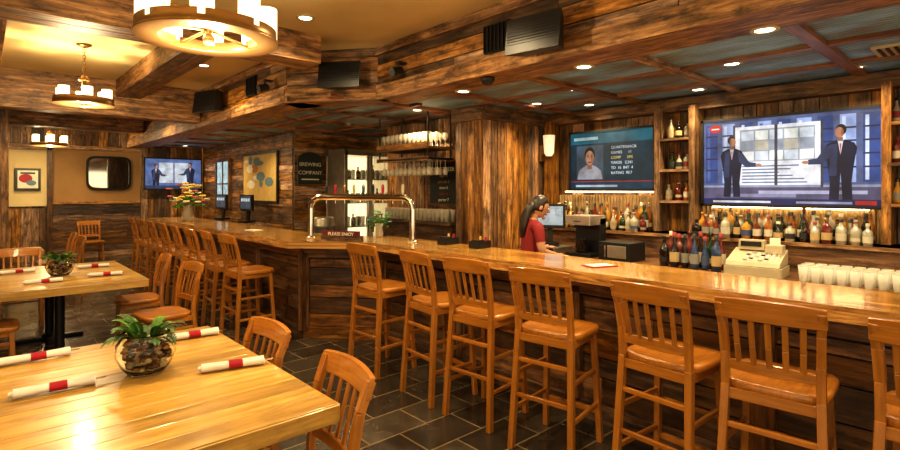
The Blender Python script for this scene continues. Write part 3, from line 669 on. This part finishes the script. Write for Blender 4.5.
# beer tap rail
mb=MB()
P=Vector((2.78,5.42,0));Q=Vector((3.36,4.30,0)); z0=1.075; z1=1.54
pts=[(P.x,P.y,z0)]+[(P.x+(Q.x-P.x)*t,P.y+(Q.y-P.y)*t,z) for t,z in ((0,1.42),(.01,1.47),(.03,1.51),(.065,1.535),(.1,z1),(.9,z1),(.935,1.535),(.97,1.51),(.99,1.47),(1,1.42))]+[(Q.x,Q.y,z0)]
mb.tube(pts,.034,CHR,16)
for p in (P,Q): mb.lathe([(0,0),(.06,0),(.06,.012),(.035,.03)],(p.x,p.y,z0),CHR,20)
for i in range(9):
    t=.12+.76*i/8; c=P+(Q-P)*t; n=Vector((.89,.45,0))
    a=Vector((c.x,c.y,z1))
    mb.cyl(a,a+n*.07,.012,.012,CHR,8); b=a+n*.075; mb.cyl(b,b+Vector((0,0,-.07)),.009,.007,CHR,8)
    mb.cyl(b,b+Vector((0,0,.03)),.008,.008,CHR,8); mb.lathe([(.008,0),(.015,.03),(.017,.08),(.01,.11),(0,.115)],(b.x,b.y,z1+.03),[BLK,REDB,BRZ,CREAM,BOT[6]][i%5],10)
mb.obj('beer_tap_rail')
mb=MB(); c=P+(Q-P)*.40-Vector((.89,.45,0))*.16
A=Matrix.Translation((c.x,c.y,1.13))@Matrix.Rotation(math.atan2(Q.y-P.y,Q.x-P.x),4,'Z')
mb.M=A; mb.box((0,0,-.025),(.5,.05,.06),RWD); mb.box((0,-.015,.02),(.46,.012,.07),simple('maroon_sign',(.12,.012,.012),.5)); mb.M=A@Matrix.Translation((0,-.0225,.02))@Matrix.Rotation(math.pi/2,4,'X'); mb.text('PLEASE ENJOY',.05,None,PAPER)
mb.obj('bar_sign')

# stemware rack
mb=MB()
cx,cy=4.12,5.25
def stem(mb,x,y,z,up):
    s=1 if up else -1
    mb.lathe([(0,0),(.03,0),(.004,s*.01),(.004,s*.08),(.03,s*.11),(.036,s*.14),(.028,s*.18)],(x,y,z),GLS2,12)
for dx in(-.18,.18):
    for dy in(-.5,.5): mb.cyl((cx+dx,cy+dy,2.0),(cx+dx,cy+dy,2.57),.01,.01,BMET,8)
mb.box((cx,cy,2.13),(.42,1.06,.03),RW); mb.box((cx,cy,2.0),(.42,1.06,.02),BMET)
for s in(-1,1): mb.box((cx+s*.2,cy,2.17),(.02,1.06,.05),RW); mb.box((cx+s*.2,cy,2.0),(.02,1.06,.05),RW)
for i in range(11):
    for j in range(3): stem(mb,cx-.13+.13*j,cy-.46+.092*i,1.988,False)
    for j in range(3): stem(mb,cx-.13+.13*j,cy-.46+.092*i,2.146,True)
mb.obj('hanging_glass_rack')
mb=MB(); mb.M=tvM((4.56,5.15,1.7),'-x'); mb.box((0,0,0),(.66,.62,.03),RWD); mb.box((0,0,.012),(.56,.52,.012),CHK)
for i,t in enumerate(('DRAFT BEER','lager 5','pale ale 6','stout 6','cider 5','porter 7')): mb.text(t,.075 if i==0 else .06,Matrix.Translation((0,.19-.08*i,.02)),[PAPER,LAB[2],STN[3],PAPER,LAB[4],PAPER][i])
mb.obj('chalkboard_menu')
mb=MB(); mb.box((4.4,5.5,1.2),(.3,1.6,.04),RW); mb.box((4.42,5.5,.6),(.26,1.56,1.18),RWD)
for i in range(16):
    for j in range(2): mb.lathe([(0,0),(.028,0),(.038,.15)],(4.33+.1*j,4.85+.085*i,1.22),GLS2,10)
mb.obj('glass_shelf_unit')
# glass-door beverage cooler in alcove
mb=MB()
x0,x1,y0,y1=4.44,5.42,7.5,8.1
CL=simple('cooler_back_glow',(1,.95,.8),.5,emit=(1,.80,.46),es=.9,var=0)  # glowing back panel added to brighten the inside of the cooler
mb.box(((x0+x1)/2,y1-.02,1.15),(x1-x0,.04,2.3),WHT)
for x in (x0+.02,x1-.02): mb.box((x,(y0+y1)/2,1.15),(.04,y1-y0,2.3),STEEL)
mb.box(((x0+x1)/2,(y0+y1)/2,2.25),(x1-x0,y1-y0,.1),STEEL); mb.box(((x0+x1)/2,(y0+y1)/2,.1),(x1-x0,y1-y0,.2),STEEL)
mb.box(((x0+x1)/2,y1-.05,1.2),(x1-x0-.1,.01,2.0),CL)
for z in (.6,1.0,1.4,1.8):
    mb.box(((x0+x1)/2,(y0+y1)/2,z),(x1-x0-.08,y1-y0-.1,.015),STEEL)
    for i in range(9):
        if (i+int(z*10))%3==0: bottle(mb,x0+.09+.098*i,y0+.2,z+.01,U(.16,.26),.034,random.choice([BOT[3],BOT[4],BOT[2],BOT[3],BOT[4]]),random.choice([LAB[0],LAB[2],LAB[0]]))
        else: mb.lathe([(0,0),(.03,0),(.038,.16)],(x0+.09+.098*i,y0+.2,z+.01),GLS2,10); mb.lathe([(0,0),(.03,0),(.038,.14)],(x0+.09+.098*i,y0+.32,z+.01),WHT,10)
for x in(x0+.03,(x0+x1)/2-.03,(x0+x1)/2+.03,x1-.03): mb.box((x,y0,1.2),(.05,.03,2.1),STEEL)
for z in (.22,2.24):mb.box(((x0+x1)/2,y0,z),(x1-x0,.03,.06),STEEL)
for x in ((x0+x1)/2-.05,(x0+x1)/2+.05): mb.cyl((x,y0-.04,.9),(x,y0-.04,1.5),.012,.012,CHR,8)
mb.box(((x0+x1)/2,y0+.01,1.2),(x1-x0-.1,.006,1.96),GLS)
mb.obj('beverage_cooler')
mb=MB(); mb.M=tvM((4.15,8.14,1.93),'-y'); mb.box((0,0,0),(.44,.42,.04),CHK); mb.disc(0,.21,.22,.12,.021,CHK); mb.text('BREWING',.09,Matrix.Translation((0,.12,.024)),PAPER); mb.text('COMPANY',.09,Matrix.Translation((0,-.02,.024)),PAPER); mb.rect(-.16,-.14,.16,-.12,.024,PAPER)
mb.obj('brewery_sign')
mb=MB()
for z in (0,.6):
    mb.lathe([(0,0),(.18,0),(.2,.03),(.2,.12),(.215,.14),(.2,.16),(.2,.42),(.215,.44),(.2,.46),(.2,.55),(.18,.58),(0,.58)],(4.15,7.7,z),STEEL,24)
mb.obj('beer_kegs')

def poster(y,w,z,h,cols,name='framed_poster'):
    mb=MB(); mb.M=tvM((3.86,y,z),'-x'); mb.box((0,0,0),(w+.08,h+.08,.03),BLK); mb.box((0,0,.012),(w,h,.012),cols[0])
    for i in range(14):
        x,yy=U(-w*.4,w*.4),U(-h*.4,h*.4); mb.disc(x,yy,U(.05,.16)*w,U(.04,.12)*h,.019+.0004*i,random.choice(cols[1:]),7)
    mb.obj(name)
YEL=simple('poster_yellow',(.62,.42,.12),.6); BLU=simple('poster_blue',(.12,.22,.26),.6); ORG=simple('poster_orange',(.4,.16,.04),.6)
poster(9.55,1.5,1.85,.85,[YEL,BLU,ORG,PAPER,YEL])
def window(name,M,w,h):
    mb=MB(); mb.M=M; mb.box((0,0,0),(w,h,.01),scr((.45,.60,.62),.9))
    for s in(-1,1): mb.box((s*w/2,0,.01),(.06,h+.06,.05),RWD); mb.box((0,s*h/2,.01),(w,.06,.05),RWD)
    mb.box((0,0,.01),(.03,h,.03),RWD); mb.box((0,0,.01),(w,.03,.03),RWD); mb.obj(name)
window('window_1',tvM((3.86,11.5,1.75),'-x'),.8,1.0)
mb=MB(); mb.M=tvM((2.35,15.08,2.03),'-y')
w,h=.42,.36; outer=[];inner=[]
for i in range(28):
    a=6.2832*i/28; ca,sa=math.cos(a),math.sin(a); x=abs(ca)**.35*(1 if ca>0 else -1); y=abs(sa)**.35*(1 if sa>0 else -1); outer.append((x*w*1.12,y*h*1.15)); inner.append((x*w,y*h))
n=28; vs=[(x,y,0) for x,y in outer]+[(x,y,.04) for x,y in outer]+[(x,y,.04) for x,y in inner]+[(x,y,.02) for x,y in inner]
fs=[(k*n+i,k*n+(i+1)%n,(k+1)*n+(i+1)%n,(k+1)*n+i) for k in range(3) for i in range(n)]
mb.add(vs,fs,BMET); mb.flat(inner,.02,MIR); mb.obj('wall_mirror')
mb=MB(); mb.M=tvM((.80,15.08,1.86),'-y'); mb.box((0,0,0),(.46,.5,.04),BLK); mb.box((0,0,.015),(.36,.4,.02),PAPER); mb.disc(-.04,.02,.12,.1,.027,REDB); mb.disc(.06,-.08,.09,.06,.028,BLU); mb.rect(-.13,.12,.13,.16,.0285,BLK); mb.obj('framed_picture')

def flowers(loc,cols,s=1,n=26):
    mb=MB(); mb.lathe([(0,0),(.05,0),(.06,.05),(.045,.14),(.06,.2),(.055,.2),(.04,.14),(.052,.05),(0,.01)],(0,0,0),BOT[3],16)
    for i in range(n):
        a=U(0,6.28); r=U(.02,.19); z=U(.26,.42)-r*.5; p=(r*math.cos(a),r*math.sin(a),z); mb.cyl((0,0,.12),p,.003,.002,LEAF,5,False)
        c=random.choice(cols)
        for k in range(6): b=6.28*k/6; mb.ball((p[0]+.018*math.cos(b),p[1]+.018*math.sin(b),p[2]),(.016,.016,.009),c,6,4)
        mb.ball(p,(.01,.01,.01),BRZ,6,4)
        if i%2: q=(p[0]*.8,p[1]*.8,p[2]*.7); mb.ball(q,(.035,.012,.012),LEAF,6,4)
    o=mb.obj('flower_vase',loc); o.scale=(s,s,s)
flowers((2.68,9.75,1.076),[simple('petal_white',(.8,.75,.5),.6),simple('petal_yellow',(.8,.6,.1),.6),simple('petal_pink',(.5,.12,.15),.6)],1.7,48)
flowers((3.42,5.0,1.076),[simple('petal_teal',(.1,.45,.4),.6),LEAF],.8)

def caddy(x,y,rz):
    mb=MB(); mb.box((0,0,.01),(.20,.12,.02),BLK)
    for s in(-1,1): mb.box((0,s*.057,.04),(.20,.008,.05),BLK); mb.box((s*.097,0,.04),(.008,.12,.05),BLK)
    mb.box((-.04,0,.045),(.08,.09,.06),BLK); mb.cyl((.05,-.03,.02),(.05,-.03,.10),.013,.01,REDB,10); mb.cyl((.05,.03,.02),(.05,.03,.10),.013,.01,YEL,10)
    mb.obj('condiment_caddy',(x,y,1.076),rz)
for y in (3.9,3.45): caddy(3.5,y,.2)
def menu(x,y,rz,m):
    mb=MB(); mb.box((0,0,.003),(.14,.22,.006),m); mb.box((0,0,.0065),(.11,.18,.001),PAPER); mb.obj('menu_card',(x,y,1.076),rz)
menu(3.3,2.05,1.2,REDB); menu(2.75,7.0,.2,PAPER)

# ---------------------------------------------------------------- bartender
def skinmesh(verts,edges,rad,root=0,sub=2):
    me=bpy.data.meshes.new('s'); me.from_pydata(verts,edges,[]); ob=bpy.data.objects.new('s',me); bpy.context.collection.objects.link(ob)
    md=ob.modifiers.new('Skin','SKIN'); md.branch_smoothing=.6; md.use_smooth_shade=True
    sv=me.skin_vertices[0].data
    for i,r in enumerate(rad): sv[i].radius=r if isinstance(r,tuple) else (r,r); sv[i].use_root=(i==root)
    ss=ob.modifiers.new('Sub','SUBSURF'); ss.levels=sub; ss.render_levels=sub
    bpy.context.view_layer.update()
    out=bpy.data.meshes.new_from_object(ob.evaluated_get(bpy.context.evaluated_depsgraph_get())); bpy.data.objects.remove(ob); return out
V=[(0,0,.90),(0,.01,1.03),(0,.03,1.20),(0,.05,1.32),(0,.065,1.375),(0,.09,1.43),
   (.155,.045,1.29),(.215,.05,1.06),(.16,.27,1.0),(.145,.33,.995),
   (-.155,.045,1.29),(-.215,.05,1.06),(-.16,.27,1.05),(-.145,.33,1.06),
   (.09,0,.82),(.10,.03,.47),(.10,-.01,.10),(.11,.13,.035),
   (-.09,0,.82),(-.10,.03,.47),(-.10,-.01,.10),(-.11,.13,.035)]
E=[(0,1),(1,2),(2,3),(3,4),(4,5),(3,6),(6,7),(7,8),(8,9),(3,10),(10,11),(11,12),(12,13),(0,14),(14,15),(15,16),(16,17),(0,18),(18,19),(19,20),(20,21)]
RD=[(.165,.12),(.135,.10),(.155,.11),(.11,.08),.05,.05,.062,.043,.027,(.034,.018),.062,.043,.027,(.034,.018),.095,.062,.042,.04,.095,.062,.042,.04]
bm=skinmesh(V,E,RD)
def bmat(c):
    if c.z<.12: return BLK
    if c.z<.93 and abs(c.y)<.22: return PANT
    if c.z>1.365: return SKIN
    if abs(c.x)>.15 and c.z<1.15 : return SKIN
    if c.y>.17: return SKIN
    return SHIRT
mb=MB(); mb.mesh(bm,bmat)
# head group tilted forward (looking down at the counter)
HT=Matrix.Translation((0,.09,1.43))@Matrix.Rotation(-.32,4,'X')@Matrix.Rotation(-.2,4,'Z')@Matrix.Translation((0,-.09,-1.43))
mb.M=HT
hc=Vector((0,.115,1.50))
n,m=20,14; vs=[];fs=[]
for k in range(m+1):
    t=math.pi*k/m
    for i in range(n):
        a=2*math.pi*i/n; x=.075*math.sin(t)*math.cos(a); y=.092*math.sin(t)*math.sin(a); z=-.11*math.cos(t)
        if z<0: x*=1+z*2.2; y=y*(1+z*1.5)+ (-z)*.12
        vs.append((hc.x+x,hc.y+y,hc.z+z))
for k in range(m):
    for i in range(n): j=(i+1)%n; fs.append((k*n+i,k*n+j,(k+1)*n+j,(k+1)*n+i))
mb.add(vs,fs,SKIN,None,.5,True)
mb.ball((0,.213,1.485),(.012,.020,.022),SKIN); mb.ball((0,.203,1.445),(.022,.01,.007),LIP); mb.ball((0,.185,1.405),(.025,.02,.018),SKIN)
for s in(-1,1):
    mb.ball((s*.03,.198,1.505),(.013,.008,.008),WHT); mb.ball((s*.03,.205,1.505),(.006,.004,.006),EYE); mb.ball((s*.03,.203,1.525),(.018,.006,.004),HAIR); mb.ball((s*.076,.11,1.49),(.01,.02,.03),SKIN)
vs=[];fs=[]
for k in range(m+1):
    t=math.pi*k/m
    for i in range(n):
        a=2*math.pi*i/n; x=.084*math.sin(t)*math.cos(a); y=.098*math.sin(t)*math.sin(a); z=-.118*math.cos(t)
        if y>.03 and z<.05: y=.03
        if z<-.06: z=-.06; x*=.85
        vs.append((hc.x+x,hc.y+y-.008,hc.z+z+.008))
for k in range(m):
    for i in range(n): j=(i+1)%n; fs.append((k*n+i,k*n+j,(k+1)*n+j,(k+1)*n+i))
mb.add(vs,fs,HAIR,None,.5,True)
mb.M=Matrix.Identity(4)
# long hair falling down the back
pt=skinmesh([(0,.09,1.50),(0,.04,1.50),(0,-.005,1.45),(0,-.035,1.38),(.005,-.06,1.28),(.01,-.065,1.18)],[(i,i+1) for i in range(5)],[.05,.06,(.07,.045),(.075,.038),(.06,.028),.018])
mb.mesh(pt,lambda c:HAIR)
for s,wz in((1,.995),(-1,1.06)):
    px,py=s*.145,.345
    for k in range(4):
        ox=px+s*(.027-.018*k); L=[.03,.036,.034,.026][3-k]
        f=skinmesh([(ox,py-.01,wz),(ox,py+L,wz+.002),(ox,py+L*1.7,wz-.014),(ox,py+L*1.9,wz-.034)],[(0,1),(1,2),(2,3)],[.0085,.008,.0075,.006],0,1); mb.mesh(f,lambda c:SKIN)
    f=skinmesh([(px-s*.02,py-.04,wz),(px-s*.045,py-.01,wz-.006),(px-s*.052,py+.02,wz-.014)],[(0,1),(1,2)],[.011,.009,.007],0,1); mb.mesh(f,lambda c:SKIN)
o=mb.obj('bartender_woman',(4.02,3.30,0),-2.0); o.scale=(.96,.96,.975)

# ---------------------------------------------------------------- light & camera
w=bpy.data.worlds.new('World'); sc.world=w; w.use_nodes=True
w.node_tree.nodes['Background'].inputs[0].default_value=(1,.79,.49,1); w.node_tree.nodes['Background'].inputs[1].default_value=1.05
cam=bpy.data.cameras.new('Camera'); co=bpy.data.objects.new('Camera',cam); bpy.context.collection.objects.link(co)
co.location=(0,0,1.62); th=math.atan2(470,520)
co.rotation_euler=(math.pi/2,0,-th); cam.sensor_width=36; cam.lens=20.8; cam.shift_y=-35/900; cam.clip_start=.05
sc.camera=co
